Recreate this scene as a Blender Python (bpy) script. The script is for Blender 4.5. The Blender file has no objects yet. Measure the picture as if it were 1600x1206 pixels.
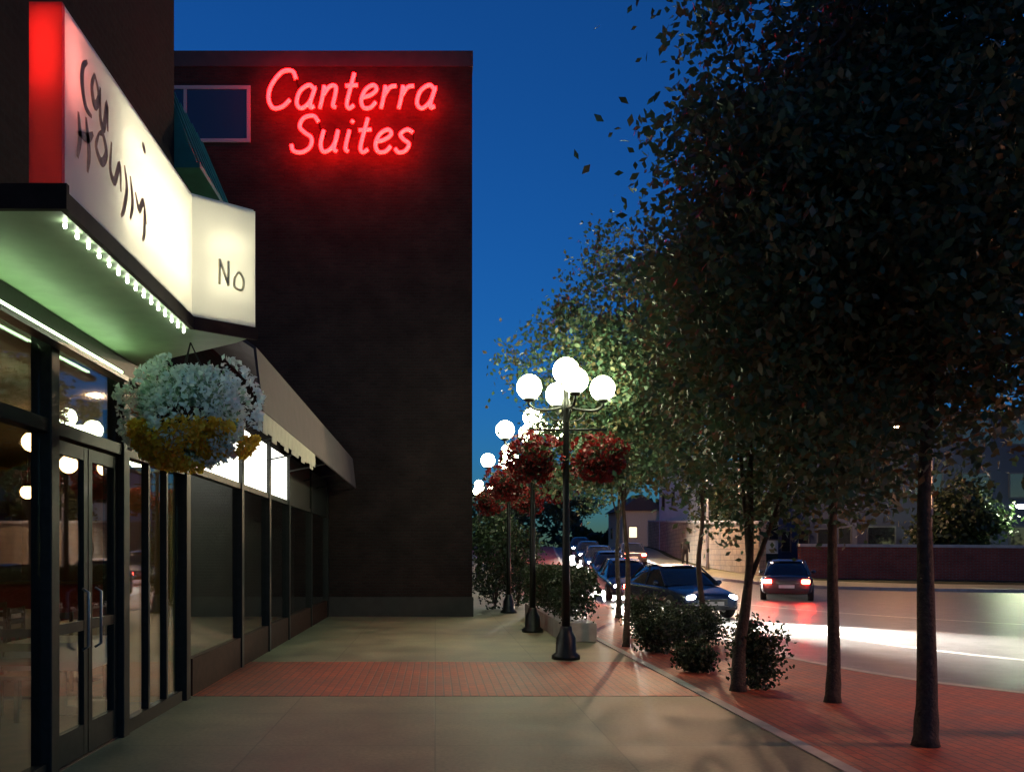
import bpy, bmesh, math, random
import numpy as np
from mathutils import Vector, Matrix
random.seed(7)
S = bpy.context.scene
COL = S.collection
R = math.radians
# ------------------------------------------------------------------ camera
cd = bpy.data.cameras.new('camera'); cam = bpy.data.objects.new('camera', cd); COL.objects.link(cam)
cam.location = (0, 0, 1.6); cam.rotation_euler = (R(90), 0, 0)
cd.sensor_width = 36; cd.lens = 31.5; cd.shift_x = 0.075; cd.shift_y = 0.164
cd.clip_start = 0.05; cd.clip_end = 3000
S.camera = cam
# ------------------------------------------------------------------ dusk sky
W = bpy.data.worlds.new('World'); S.world = W; W.use_nodes = True
wn = W.node_tree.nodes; wl = W.node_tree.links; wn.clear()
sky = wn.new('ShaderNodeTexSky'); sky.sky_type = 'NISHITA'; sky.sun_disc = False
sky.sun_elevation = R(3.0); sky.sun_rotation = R(150); sky.air_density = 1.0; sky.dust_density = 0.3; sky.ozone_density = 5.0
tint = wn.new('ShaderNodeMix'); tint.data_type = 'RGBA'; tint.blend_type = 'MULTIPLY'; tint.inputs[0].default_value = 1
tint.inputs[7].default_value = (0.36, 0.70, 0.96, 1)
bg = wn.new('ShaderNodeBackground'); bg.inputs['Strength'].default_value = 0.112
wo = wn.new('ShaderNodeOutputWorld')
wl.new(sky.outputs[0], tint.inputs[6]); wl.new(tint.outputs[2], bg.inputs[0]); wl.new(bg.outputs[0], wo.inputs[0])
S.view_settings.view_transform = 'Standard'; S.view_settings.look = 'None'
S.view_settings.exposure = 1.0; S.view_settings.gamma = 1.0; S.view_settings.use_curve_mapping = False
S.render.engine = 'CYCLES'
S.cycles.use_denoising = True; S.cycles.max_bounces = 7; S.cycles.diffuse_bounces = 4; S.cycles.glossy_bounces = 4
S.cycles.transmission_bounces = 5; S.cycles.transparent_max_bounces = 10
S.cycles.sample_clamp_indirect = 6.0; S.cycles.sample_clamp_direct = 0
S.cycles.caustics_reflective = False; S.cycles.caustics_refractive = False

# ------------------------------------------------------------------ materials
MATS = {}
def mat(name, col=(.5,.5,.5), rough=.6, metal=0., var=0., scale=8., bump=0., bscale=60., col2=None, spec=.5, coat=0.):
    if name in MATS: return MATS[name]
    m = bpy.data.materials.new(name); m.use_nodes = True; n = m.node_tree.nodes; l = m.node_tree.links
    p = n['Principled BSDF']; p.inputs['Base Color'].default_value = (*col, 1)
    p.inputs['Roughness'].default_value = rough; p.inputs['Metallic'].default_value = metal
    p.inputs['Specular IOR Level'].default_value = spec; p.inputs['Coat Weight'].default_value = coat
    tc = n.new('ShaderNodeTexCoord')
    if var or col2:
        no = n.new('ShaderNodeTexNoise'); no.inputs['Scale'].default_value = scale; no.inputs['Detail'].default_value = 6
        l.new(tc.outputs['Object'], no.inputs['Vector'])
        cr = n.new('ShaderNodeValToRGB'); cr.color_ramp.elements[0].position = .3; cr.color_ramp.elements[1].position = .7
        a = col; b = col2 or tuple(min(1, c*(1+var)) for c in col)
        if not col2: a = tuple(c*(1-var) for c in col)
        cr.color_ramp.elements[0].color = (*a, 1); cr.color_ramp.elements[1].color = (*b, 1)
        l.new(no.outputs[0], cr.inputs[0]); l.new(cr.outputs[0], p.inputs['Base Color'])
    if bump:
        n2 = n.new('ShaderNodeTexNoise'); n2.inputs['Scale'].default_value = bscale; n2.inputs['Detail'].default_value = 5
        l.new(tc.outputs['Object'], n2.inputs['Vector'])
        bp = n.new('ShaderNodeBump'); bp.inputs['Strength'].default_value = bump; bp.inputs['Distance'].default_value = .02
        l.new(n2.outputs[0], bp.inputs['Height']); l.new(bp.outputs[0], p.inputs['Normal'])
    MATS[name] = m; return m
def emit(name, col, s):
    if name in MATS: return MATS[name]
    m = bpy.data.materials.new(name); m.use_nodes = True; n = m.node_tree.nodes; l = m.node_tree.links
    p = n['Principled BSDF']; p.inputs['Base Color'].default_value = (.8,.8,.8,1); p.inputs['Roughness'].default_value = .3
    p.inputs['Emission Color'].default_value = (*col, 1); p.inputs['Emission Strength'].default_value = s
    MATS[name] = m; return m
def brickmat(name, c1, c2, mortar, bw, bh, ms, plane='XZ', rough=.8, bump=.5, stain=.35):
    m = bpy.data.materials.new(name); m.use_nodes = True; n = m.node_tree.nodes; l = m.node_tree.links
    p = n['Principled BSDF']; p.inputs['Roughness'].default_value = rough; p.inputs['Specular IOR Level'].default_value = .5 if plane=='XY' else .08
    tc = n.new('ShaderNodeTexCoord'); sp = n.new('ShaderNodeSeparateXYZ'); cb = n.new('ShaderNodeCombineXYZ')
    l.new(tc.outputs['Object'], sp.inputs[0])
    if plane == 'XZ':
        ad = n.new('ShaderNodeMath'); ad.operation = 'ADD'; l.new(sp.outputs[0], ad.inputs[0]); l.new(sp.outputs[1], ad.inputs[1])
        l.new(ad.outputs[0], cb.inputs[0]); l.new(sp.outputs[2], cb.inputs[1])
    else:
        l.new(sp.outputs[1], cb.inputs[0]); l.new(sp.outputs[0], cb.inputs[1])
    b = n.new('ShaderNodeTexBrick'); b.inputs['Scale'].default_value = 1
    b.inputs['Color1'].default_value = (*c1,1); b.inputs['Color2'].default_value = (*c2,1); b.inputs['Mortar'].default_value = (*mortar,1)
    b.inputs['Brick Width'].default_value = bw; b.inputs['Row Height'].default_value = bh; b.inputs['Mortar Size'].default_value = ms
    l.new(cb.outputs[0], b.inputs['Vector'])
    no = n.new('ShaderNodeTexNoise'); no.inputs['Scale'].default_value = 1.3; no.inputs['Detail'].default_value = 7
    l.new(tc.outputs['Object'], no.inputs['Vector'])
    cr = n.new('ShaderNodeValToRGB'); cr.color_ramp.elements[0].position=.3; cr.color_ramp.elements[1].position=.7
    cr.color_ramp.elements[0].color=(1-stain*1.25,)*3+(1,); cr.color_ramp.elements[1].color=(1,1,1,1); l.new(no.outputs[0], cr.inputs[0])
    mx = n.new('ShaderNodeMix'); mx.data_type='RGBA'; mx.blend_type='MULTIPLY'; mx.inputs[0].default_value=1
    fn = n.new('ShaderNodeTexNoise'); fn.inputs['Scale'].default_value=26; fn.inputs['Detail'].default_value=8; fn.inputs['Roughness'].default_value=.7; l.new(tc.outputs['Object'], fn.inputs['Vector'])
    fr = n.new('ShaderNodeValToRGB'); fr.color_ramp.elements[0].position=.34; fr.color_ramp.elements[1].position=.62
    fr.color_ramp.elements[0].color=(.62,.60,.58,1); fr.color_ramp.elements[1].color=(1.08,1.08,1.08,1); l.new(fn.outputs[0], fr.inputs[0])
    m3 = n.new('ShaderNodeMix'); m3.data_type='RGBA'; m3.blend_type='MULTIPLY'; m3.inputs[0].default_value=.8
    l.new(b.outputs[0], mx.inputs[6]); l.new(cr.outputs[0], mx.inputs[7]); l.new(mx.outputs[2], m3.inputs[6]); l.new(fr.outputs[0], m3.inputs[7]); l.new(m3.outputs[2], p.inputs['Base Color'])
    rr = n.new('ShaderNodeMapRange'); rr.inputs[3].default_value=rough-.14; rr.inputs[4].default_value=min(1,rough+.16); l.new(no.outputs[0], rr.inputs[0]); l.new(rr.outputs[0], p.inputs['Roughness'])
    bp = n.new('ShaderNodeBump'); bp.inputs['Strength'].default_value=bump; bp.inputs['Distance'].default_value=.01; bp.invert=True
    l.new(b.outputs['Fac'], bp.inputs['Height']); l.new(bp.outputs[0], p.inputs['Normal'])
    MATS[name]=m; return m
def glassmat(name, tintc=(.8,.85,.85), ior=1.5, blend=None):
    m = bpy.data.materials.new(name); m.use_nodes = True; n = m.node_tree.nodes; l = m.node_tree.links
    n.remove(n['Principled BSDF']); o = n['Material Output']
    t = n.new('ShaderNodeBsdfTransparent'); t.inputs[0].default_value=(*tintc,1)
    g = n.new('ShaderNodeBsdfGlossy'); g.inputs['Roughness'].default_value=.015; g.inputs[0].default_value=(.95,.95,.95,1)
    lw = n.new('ShaderNodeLayerWeight'); lw.inputs[0].default_value=.5
    pw = n.new('ShaderNodeMath'); pw.operation='POWER'; pw.inputs[1].default_value=4.0; l.new(lw.outputs['Facing'],pw.inputs[0])
    f = n.new('ShaderNodeMath'); f.operation='MULTIPLY_ADD'; f.inputs[1].default_value=.85; f.inputs[2].default_value=.05; l.new(pw.outputs[0],f.inputs[0])
    x = n.new('ShaderNodeMixShader'); l.new(f.outputs[0], x.inputs[0]); l.new(t.outputs[0], x.inputs[1]); l.new(g.outputs[0], x.inputs[2])
    l.new(x.outputs[0], o.inputs[0]); MATS[name]=m; return m
def leafmat(name, c1, c2, c3, trans=.35):
    m = bpy.data.materials.new(name); m.use_nodes = True; n = m.node_tree.nodes; l = m.node_tree.links
    p = n['Principled BSDF']; p.inputs['Roughness'].default_value=.5; o = n['Material Output']
    g = n.new('ShaderNodeNewGeometry'); cr = n.new('ShaderNodeValToRGB')
    cr.color_ramp.elements[0].color=(*c1,1); cr.color_ramp.elements[1].color=(*c3,1); e=cr.color_ramp.elements.new(.55); e.color=(*c2,1)
    l.new(g.outputs['Random Per Island'], cr.inputs[0]); l.new(cr.outputs[0], p.inputs['Base Color'])
    t = n.new('ShaderNodeBsdfTranslucent'); l.new(cr.outputs[0], t.inputs[0])
    x = n.new('ShaderNodeMixShader'); x.inputs[0].default_value=trans
    l.new(p.outputs[0], x.inputs[1]); l.new(t.outputs[0], x.inputs[2]); l.new(x.outputs[0], o.inputs[0]); MATS[name]=m; return m
def acrylic(name, col, tr=.6):
    m = bpy.data.materials.new(name); m.use_nodes = True; n = m.node_tree.nodes; l = m.node_tree.links
    p = n['Principled BSDF']; p.inputs['Roughness'].default_value=.25; p.inputs['Base Color'].default_value=(*col,1); o=n['Material Output']
    t = n.new('ShaderNodeBsdfTranslucent'); t.inputs[0].default_value=(*col,1)
    x = n.new('ShaderNodeMixShader'); x.inputs[0].default_value=tr
    l.new(p.outputs[0], x.inputs[1]); l.new(t.outputs[0], x.inputs[2]); l.new(x.outputs[0], o.inputs[0]); MATS[name]=m; return m

def slabmat(name, c, bw, rough):
    m = brickmat(name, c, tuple(x*.93 for x in c), tuple(x*.62 for x in c), bw, bw, .007, 'XY', rough, .4, .4)
    n = m.node_tree.nodes; b=[q for q in n if q.type=='TEX_BRICK'][0]; b.offset=0
    return m
concrete = slabmat('sidewalk concrete', (.25,.255,.15), 1.5, .62)
paver = brickmat('red brick paving', (.50,.10,.04), (.38,.075,.035), (.16,.06,.045), .2, .1, .008, 'XY', .6, .5, .4)
asphalt = mat('asphalt', (.085,.08,.082), .36, var=.3, scale=3, bump=.35, bscale=120)
kerbm = mat('kerb concrete', (.36,.34,.31), .75, var=.2, scale=4, bump=.2)
dirt = mat('dark ground', (.05,.055,.035), .95, var=.3, scale=.6, spec=0)
towerbrick = brickmat('tower dark brick', (.045,.026,.024), (.032,.020,.019), (.034,.030,.028), .21, .075, .012, 'XZ', .85, .5, .35)
shopwall = brickmat('shop dark brick', (.028,.018,.016), (.02,.014,.013), (.024,.021,.02), .21, .075, .012, 'XZ', .85, .5, .35)
tanstone = brickmat('tan stone', (.42,.33,.22), (.34,.26,.17), (.22,.18,.13), .6, .3, .02, 'XZ', .85, .6, .3)
darkmetal = mat('dark bronze metal', (.014,.015,.014), .5, .0, var=.3, scale=20, spec=.25)
blackiron = mat('black painted iron', (.012,.014,.013), .42, .3, var=.2, scale=30)
soffitm = mat('green tinted soffit', (.40,.54,.35), .5, var=.1, scale=5)  # green of the fluorescent light is put into the soffit colour
brownm = mat('dark brown trim', (.04,.018,.013), .7, var=.25, scale=9, spec=.15)
whitepaint = mat('white paint', (.72,.72,.70), .5, var=.06, scale=10)
galv = mat('grey steel', (.25,.26,.27), .45, .7, var=.15, scale=20)
barkm = mat('bark', (.06,.043,.03), .9, var=.4, scale=18, bump=.8, bscale=45)
glass = glassmat('shop glass', (.88,.92,.90))
darkglass = mat('dark window glass', (.012,.016,.022), .06, 0, spec=.8)
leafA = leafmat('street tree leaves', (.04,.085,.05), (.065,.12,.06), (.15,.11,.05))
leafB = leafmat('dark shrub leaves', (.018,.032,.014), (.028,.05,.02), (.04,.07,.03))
leafBk = leafmat('basket leaves', (.16,.30,.18), (.34,.52,.40), (.55,.70,.60))
petalY = leafmat('yellow petals', (.8,.5,.04), (.85,.65,.08), (.85,.4,.04), .4)
petalR = leafmat('red petals', (.15,.005,.005), (.24,.01,.007), (.09,.003,.006), .3)
petalW = leafmat('pale petals', (.72,.84,.84), (.86,.92,.92), (.6,.8,.82), .3)
globe_cool = emit('lamp globe glow', (.96, 1.0, .62), 21)
# ------------------------------------------------------------------ mesh helpers
ORIG = {}
class MB:
    def __init__(s): s.v=[]; s.f=[]
    def quadgrid(s, rows, closed=False):
        b=len(s.v); n=len(rows[0])
        for r in rows: s.v += [tuple(p) for p in r]
        for i in range(len(rows)-1):
            for j in range(n if closed else n-1):
                k=(j+1)%n
                s.f.append((b+i*n+j, b+i*n+k, b+(i+1)*n+k, b+(i+1)*n+j))
        return s
    def box(s, a, c, rz=0, pivot=None):
        x0,y0,z0=a; x1,y1,z1=c
        if x1<x0: x0,x1=x1,x0
        if y1<y0: y0,y1=y1,y0
        if z1<z0: z0,z1=z1,z0
        P=[(x0,y0,z0),(x1,y0,z0),(x1,y1,z0),(x0,y1,z0),(x0,y0,z1),(x1,y0,z1),(x1,y1,z1),(x0,y1,z1)]
        if rz:
            px,py=pivot or ((x0+x1)/2,(y0+y1)/2); cc,ss=math.cos(rz),math.sin(rz)
            P=[(px+(x-px)*cc-(y-py)*ss, py+(x-px)*ss+(y-py)*cc, z) for x,y,z in P]
        b=len(s.v); s.v+=P
        s.f+=[tuple(b+i for i in q) for q in ((3,2,1,0),(4,5,6,7),(0,1,5,4),(1,2,6,5),(2,3,7,6),(3,0,4,7))]
        return s
    def prism(s, poly, z0, z1):     # plan polygon, anticlockwise, or z lists
        b=len(s.v); n=len(poly)
        g=lambda z,i: z[i] if isinstance(z,(list,tuple)) else z
        s.v+=[(p[0],p[1],g(z0,i)) for i,p in enumerate(poly)]+[(p[0],p[1],g(z1,i)) for i,p in enumerate(poly)]
        s.f.append(tuple(b+i for i in range(n))[::-1]); s.f.append(tuple(b+n+i for i in range(n)))
        for i in range(n): s.f.append((b+i, b+(i+1)%n, b+n+(i+1)%n, b+n+i))
        return s
    def tube(s, pts, rad, seg=8, caps=True):
        pts=[Vector(p) for p in pts]; n=len(pts)
        if not isinstance(rad,(list,tuple)): rad=[rad]*n
        b=len(s.v); up=None
        for i,p in enumerate(pts):
            d=(pts[min(i+1,n-1)]-pts[max(i-1,0)]).normalized()
            if up is None:
                up=Vector((0,0,1)) if abs(d.z)<.9 else Vector((1,0,0))
            u=d.cross(up).normalized(); w=u.cross(d).normalized(); up=w
            for k in range(seg):
                a=2*math.pi*k/seg; q=p+(u*math.cos(a)+w*math.sin(a))*rad[i]; s.v.append(tuple(q))
        for i in range(n-1):
            for k in range(seg):
                k2=(k+1)%seg
                s.f.append((b+i*seg+k, b+(i+1)*seg+k, b+(i+1)*seg+k2, b+i*seg+k2))
        if caps:
            s.f.append(tuple(b+k for k in range(seg))); s.f.append(tuple(b+(n-1)*seg+k for k in range(seg))[::-1])
        return s
    def lathe(s, c, prof, seg=16):
        b=len(s.v); cx,cy,cz=c
        for r,z in prof:
            for k in range(seg):
                a=2*math.pi*k/seg; s.v.append((cx+r*math.cos(a), cy+r*math.sin(a), cz+z))
        n=len(prof)
        for i in range(n-1):
            for k in range(seg):
                k2=(k+1)%seg; s.f.append((b+i*seg+k, b+i*seg+k2, b+(i+1)*seg+k2, b+(i+1)*seg+k))
        s.f.append(tuple(b+k for k in range(seg))[::-1]); s.f.append(tuple(b+(n-1)*seg+k for k in range(seg)))
        return s
    def sphere(s, c, r, seg=20, rings=12, sq=1.0):
        return s.lathe(c, [(r*math.sin(math.pi*(i+.02)/(rings+.04)), -r*sq*math.cos(math.pi*(i+.02)/(rings+.04))) for i in range(rings+1)], seg)
    def build(s, name, m, parent=None, smooth=False, bevel=0):
        me=bpy.data.meshes.new(name)
        o=(0,0,0)
        if parent is not None: o=ORIG.get(parent.name,(0,0,0))
        me.from_pydata([(x-o[0],y-o[1],z-o[2]) for x,y,z in s.v],[],s.f)
        me.materials.append(m)
        if smooth: me.polygons.foreach_set('use_smooth',[True]*len(me.polygons))
        ob=bpy.data.objects.new(name,me); COL.objects.link(ob)
        if parent is not None:
            ob.parent=parent; ORIG[ob.name]=o
        if bevel:
            bv=ob.modifiers.new('bevel','BEVEL'); bv.width=bevel; bv.segments=2; bv.limit_method='ANGLE'
        return ob
def tag(o,label,cat,group=None):
    o['label']=label; o['category']=cat
    if group: o['group']=group
    return o
def struct(o): o['kind']='structure'; return o
def stuff(o): o['kind']='stuff'; return o
def thing(name,label,cat,loc=(0,0,0),group=None):
    o=bpy.data.objects.new(name,None); COL.objects.link(o); o.location=loc; o.empty_display_size=.1
    ORIG[o.name]=tuple(loc); return tag(o,label,cat,group)
def copy_tree(o,parent=None):
    kids=[c for c in list(o.children)]
    c=o.copy(); COL.objects.link(c); c.parent=parent
    for ch in kids: copy_tree(ch,c)
    return c
def catmull(P, n=6, closed=False):
    P=[np.array(p,float) for p in P]; out=[]; m=len(P)
    for i in range(m-1 if not closed else m):
        p0=P[(i-1)%m] if (closed or i>0) else 2*P[0]-P[1]
        p1=P[i%m]; p2=P[(i+1)%m]
        p3=P[(i+2)%m] if (closed or i+2<m) else 2*P[-1]-P[-2]
        for k in range(n):
            t=k/n
            out.append(.5*((2*p1)+(-p0+p2)*t+(2*p0-5*p1+4*p2-p3)*t*t+(-p0+3*p1-3*p2+p3)*t**3))
    if not closed: out.append(P[-1])
    return [tuple(p) for p in out]
def leaf_mesh(name, centers, size, m, parent, seed, flat=.0, jitter=.5):
    rng=np.random.default_rng(seed); n=len(centers); o=np.array(ORIG.get(parent.name,(0,0,0))) if parent is not None else 0
    c=np.asarray(centers)-o
    a=rng.normal(size=(n,3)); a/=np.linalg.norm(a,axis=1)[:,None]
    b=rng.normal(size=(n,3)); b[:,2]*=(1-flat); b-=a*(a*b).sum(1)[:,None]; b/=np.linalg.norm(b,axis=1)[:,None]
    nn=np.cross(a,b)
    L=(size*(1-jitter/2+jitter*rng.random(n)))[:,None]; Wd=L*.62
    v=np.stack([c-a*L*.5, c+b*Wd*.5+nn*L*.08, c+a*L*.55, c-b*Wd*.5+nn*L*.08],1).reshape(-1,3)
    me=bpy.data.meshes.new(name); me.vertices.add(4*n); me.vertices.foreach_set('co',v.ravel().astype(np.float32))
    me.loops.add(4*n); me.loops.foreach_set('vertex_index',np.arange(4*n,dtype=np.int32))
    me.polygons.add(n); me.polygons.foreach_set('loop_start',np.arange(0,4*n,4,dtype=np.int32))
    me.update(calc_edges=True); me.materials.append(m)
    ob=bpy.data.objects.new(name,me); COL.objects.link(ob)
    if parent is not None: ob.parent=parent; ORIG[ob.name]=tuple(o)
    return ob

# ------------------------------------------------------------------ terrain and street
def hill(d): 
    t=max(0,d-27); return .0 if t<=0 else (.038*t*t/16 if t<8 else .038*(t-4)) if d<95 else .038*64
def strip_from(edgeL, edgeR, z, name, m, n=4):   # surface between two poly-lines given as (x,d)
    mb=MB(); rows=[]
    for (a,b) in zip(edgeL,edgeR):
        rows.append([(a[0]+(b[0]-a[0])*t/n, a[1]+(b[1]-a[1])*t/n, z+hill(a[1]+(b[1]-a[1])*t/n)) for t in range(n+1)])
    return mb.quadgrid(rows)
g=MB(); ys=[-60,-10,0,10,20,27,29,31,33,35,40,50,60,70,80,90,94.9,100,140,250,600,1500]; xs=[-1500,-300,-80,-30,-10,0,10,25,40,80,300,1500]
g.quadgrid([[(x,y,-.20+hill(y)) for x in xs] for y in ys]); struct(g.build('ground',dirt))
# near kerb line of the brick strip (x, d)
kerb=catmull([(16,4.2),(12,6.4),(9.2,8.2),(7.0,10.2),(5.9,12.3),(5.4,15.5),(5.3,20),(5.3,26),(5.7,33),(7.0,45),(8.5,60),(10.8,80),(12.5,94)],5)
far=catmull([(80,30),(50,32.5),(32,34.5),(22,36),(16.5,37.8),(14,41.5),(13.4,48),(14,56),(15.4,66),(18,80),(20,94)],5)
# asphalt sheet
rd=MB(); ysr=[-40,-10,0,6,12,18,24,27,29,31,33,35,40,45,50,55,60,65,70,75,80,85,90,94.9,110]
rd.quadgrid([[(x,y,-.12+hill(y)) for x in (4.5,8,12,16,20,24,30,50,90)] for y in ysr]); struct(rd.build('road',asphalt))
# concrete walk
cw=MB(); yw=[-12,0,4,8,12,16,20,23,27,29,31,33,35,40,50,60,70,80]
cw.quadgrid([[(x,y,hill(y)) for x in (-2.76,-1,1,3.0)] for y in yw]); struct(cw.build('sidewalk',concrete))
# orange glow on the walk, coloured in as a brick band: d 10.9..13.3
bb=MB(); bb.box((-2.74,10.1,-.03),(2.995,13.3,.004)); struct(bb.build('glow_band',paver))
# brick strip with trees
sl=[]; 
for (x,y) in kerb: sl.append((3.12,min(y,94)) if y>4 else (3.12,y))
bs=strip_from(sl,[(x-.16,y) for x,y in kerb],.0,'x',paver)
bs.box((3.12,-12,-.1),(15.7,4.2,0)); struct(bs.build('brick_strip',paver))
ed=MB()
for y0,y1 in zip(yw[:-1],yw[1:]):
    ed.prism([(3.0,y0),(3.12,y0),(3.12,y1),(3.0,y1)],[hill(y0)-.05,hill(y0)-.05,hill(y1)-.05,hill(y1)-.05],[hill(y0)+.012,hill(y0)+.012,hill(y1)+.012,hill(y1)+.012])
struct(ed.build('concrete_edging',kerbm))
def kerbstrip(line, wdt, h, name, m, z=-.12):
    mb=MB(); rows=[]
    for i,(x,y) in enumerate(line):
        a=line[max(0,i-1)]; b=line[min(len(line)-1,i+1)]; dx,dy=b[0]-a[0],b[1]-a[1]; L=math.hypot(dx,dy); nx,ny=-dy/L,dx/L
        hz=hill(y)
        rows.append([(x-nx*0,y-ny*0,z-.05+hz),(x,y,z+h+hz),(x+nx*wdt,y+ny*wdt,z+h+hz),(x+nx*wdt,y+ny*wdt,z-.05+hz)])
    mb.quadgrid(rows); o=mb.build(name,m); return o
struct(kerbstrip(kerb,.16,.125,'kerb',kerbm))
struct(kerbstrip(far,-.16,.13,'far_kerb',kerbm))
fs=strip_from([(x+.10,y+.10) for x,y in far],[(x+2.3,y+2.3) for x,y in far],.005,'x',concrete,3); struct(fs.build('far_sidewalk',concrete))
vg=strip_from([(x+2.3,y+2.3) for x,y in far],[(x+60,y+60) for x,y in far],.0,'x',dirt,10); struct(vg.build('verge',dirt))
# painted lane lines
def paint(line,w,name,dash=None):
    mb=MB(); rows=[]
    def flush():
        nonlocal rows
        if len(rows)>1: mb.quadgrid(rows)
        rows=[]
    acc=0
    for i,(x,y) in enumerate(line):
        a=line[max(0,i-1)]; b=line[min(len(line)-1,i+1)]; dx,dy=b[0]-a[0],b[1]-a[1]; L=math.hypot(dx,dy) or 1; nx,ny=-dy/L,dx/L
        rows.append([(x-nx*w/2,y-ny*w/2,-.114+hill(y)),(x+nx*w/2,y+ny*w/2,-.114+hill(y))])
        if dash and (i%dash)==dash-1: flush()
        elif dash and (i%dash)==dash//2: rows=rows if len(rows)>1 else rows; flush()
    flush(); return struct(mb.build(name,MATS['road paint']))
mat('road paint',(.62,.60,.55),.6,var=.25,scale=6)
paint(catmull([(17,9.6),(12.2,12.0),(9.3,15),(8.3,20),(8.6,26),(9.3,34)],8),.14,'lane_line')
paint(catmull([(30,13.5),(20,16.6),(15,21),(11.5,27),(10,34),(10.3,45),(11.2,56),(13,70),(15.5,86)],8),.12,'centre_line')

# ------------------------------------------------------------------ corner shop (left foreground)
WX=-2.76
shop=thing('corner_shop','dark brick corner shop with glazed front and green lit canopy, left foreground','shop',(-5.8,4,0))
w=MB(); w.box((-9.2,-8,3.46),(-2.9,9.95,12.5)); w.build('upper_wall',shopwall,shop)
mb=MB(); mb.box((-9.2,-8,-.1),(-9.0,9.95,3.2)); mb.box((-9.0,-8,-.1),(WX,-7.8,3.2)); mb.build('inner_wall',mat('shop inner wall',(.34,.17,.08),.8,var=.15,scale=3),shop)
MB().box((-3.42,9.6,.016),(WX-.08,9.95,3.19)).build('ochre_pier',mat('ochre wall',(.62,.36,.06),.7,var=.12,scale=3),shop)['label']='ochre yellow pier inside the shop window'
MB().box((-9.0,-7.8,3.2),(-2.9,9.95,3.455)).build('inner_ceiling',mat('inner ceiling',(.22,.19,.16),.8,var=.1),shop)
MB().box((-9.0,-7.8,-.1),(WX,9.78,.015)).build('inner_floor',mat('inner floor',(.15,.07,.045),.35,var=.3,scale=5),shop)
# storefront frame
bays=[(-7.8,-4.5),(-4.5,-1),(-1,1.8),(1.8,4.1),(4.1,6.4),(7.88,9.78)]
for p,t in ((-4.5,.1),(-1,.1),(1.8,.1),(4.1,.1),(6.4,.14),(7.88,.15),(9.86,.16)):
    MB().box((WX-.1,p-t/2,.0),(WX+.05,p+t/2,3.14)).build('post',darkmetal,shop,bevel=.008)
MB().box((WX-.08,-7.8,2.46),(WX+.03,9.78,2.56)).build('transom_bar',darkmetal,shop,bevel=.006)
MB().box((WX-.14,-7.8,3.14),(WX+.06,9.95,3.30)).build('head_beam',darkmetal,shop)
for a,b in bays:
    MB().box((WX-.06,a+.08,.0),(WX+.02,b-.08,.12)).build('bottom_rail',darkmetal,shop)
    MB().box((WX-.035,a+.06,.12),(WX-.025,b-.08,2.46)).build('window_pane',glass,shop)
    MB().box((WX-.035,a+.06,2.56),(WX-.025,b-.08,3.14)).build('transom_pane',glass,shop)
MB().box((WX-.035,6.48,2.56),(WX-.025,7.8,3.14)).build('transom_pane',glass,shop)
for p in (8.62,9.2): MB().box((WX-.06,p-.025,.12),(WX+.01,p+.025,2.46)).build('mullion',darkmetal,shop)
for a,b in ((6.49,7.13),(7.15,7.79)):   # double door
    f=MB(); z1=2.44
    f.box((WX-.055,a,.02),(WX-.005,a+.075,z1)); f.box((WX-.055,b-.075,.02),(WX-.005,b,z1))
    f.box((WX-.053,a+.075,.02),(WX-.007,b-.075,.26)); f.box((WX-.053,a+.075,z1-.1),(WX-.007,b-.075,z1)); f.box((WX-.053,a+.075,1.0),(WX-.007,b-.075,1.08))
    d=f.build('door',darkmetal,shop)
    MB().box((WX-.035,a+.075,.26),(WX-.027,b-.075,1.0)).build('door_pane',glass,d)
    MB().box((WX-.035,a+.075,1.08),(WX-.027,b-.075,z1-.1)).build('door_pane',glass,d)
    hy=b-.12 if a<7 else a+.12
    MB().tube([(WX+.0,hy,.85),(WX+.05,hy,.88),(WX+.05,hy,1.3),(WX+.0,hy,1.33)],.012,6).build('door_handle',galv,d,True)
# canopy: soffit, fascia sign box, bulbs
can=[(-2.9,4.41),(-1.85,4.41),(-1.85,6.76),(-1.47,7.09),(-1.6,7.25),(-2.76,8.2),(-2.9,8.2)]
MB().prism(can,3.31,3.40).build('canopy_soffit',soffitm,shop)
def wallband(pts,z0,z1,th):   # vertical plate along plan polyline, thickness to the left side
    mb=MB(); n=len(pts); off=[]
    for i in range(n):
        a=Vector(pts[max(0,i-1)]); b=Vector(pts[min(n-1,i+1)]); d=(b-a).normalized(); off.append((pts[i][0]-d.y*th,pts[i][1]+d.x*th))
    rows=[]
    for p,q in zip(pts,off): rows.append([(p[0],p[1],z0),(p[0],p[1],z1),(q[0],q[1],z1),(q[0],q[1],z0)])
    mb.quadgrid(rows,True); a=len(mb.v)
    mb.f.append((0,1,2,3)); mb.f.append((a-1,a-2,a-3,a-4)); return mb
front=[(-1.83,4.43),(-1.83,6.74),(-1.42,7.07)]
wallband([(-1.815,4.42),(-1.815,6.735),(-1.40,7.075)],3.29,3.385,.03).build('fascia_trim',brownm,shop)
sign=thing('fascia_sign','long white lightbox sign with brown brush lettering above the canopy','sign',(-1.9,5.7,3.40))
face=wallband(front,3.39,4.30,.006).build('face_panel',acrylic('white acrylic',(.80,.78,.76),.55),sign)
cas=mat('sign casing',(.62,.62,.6),.5)
MB().quadgrid([[(-1.99,4.45,3.40),(-1.99,4.45,4.29)],[(-1.99,6.83,3.40),(-1.99,6.83,4.29)],[(-1.53,7.20,3.40),(-1.53,7.20,4.29)],[(-1.43,7.075,3.40),(-1.43,7.075,4.29)]]).build('back_panel',cas,sign)
pl=[(-1.99,4.44),(-1.838,4.44),(-1.838,6.745),(-1.435,7.075),(-1.53,7.20),(-1.99,6.83)]
MB().prism(pl,4.285,4.315).build('top_panel',cas,sign); MB().prism(pl,3.401,3.412).build('bottom_panel',cas,sign)
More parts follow.
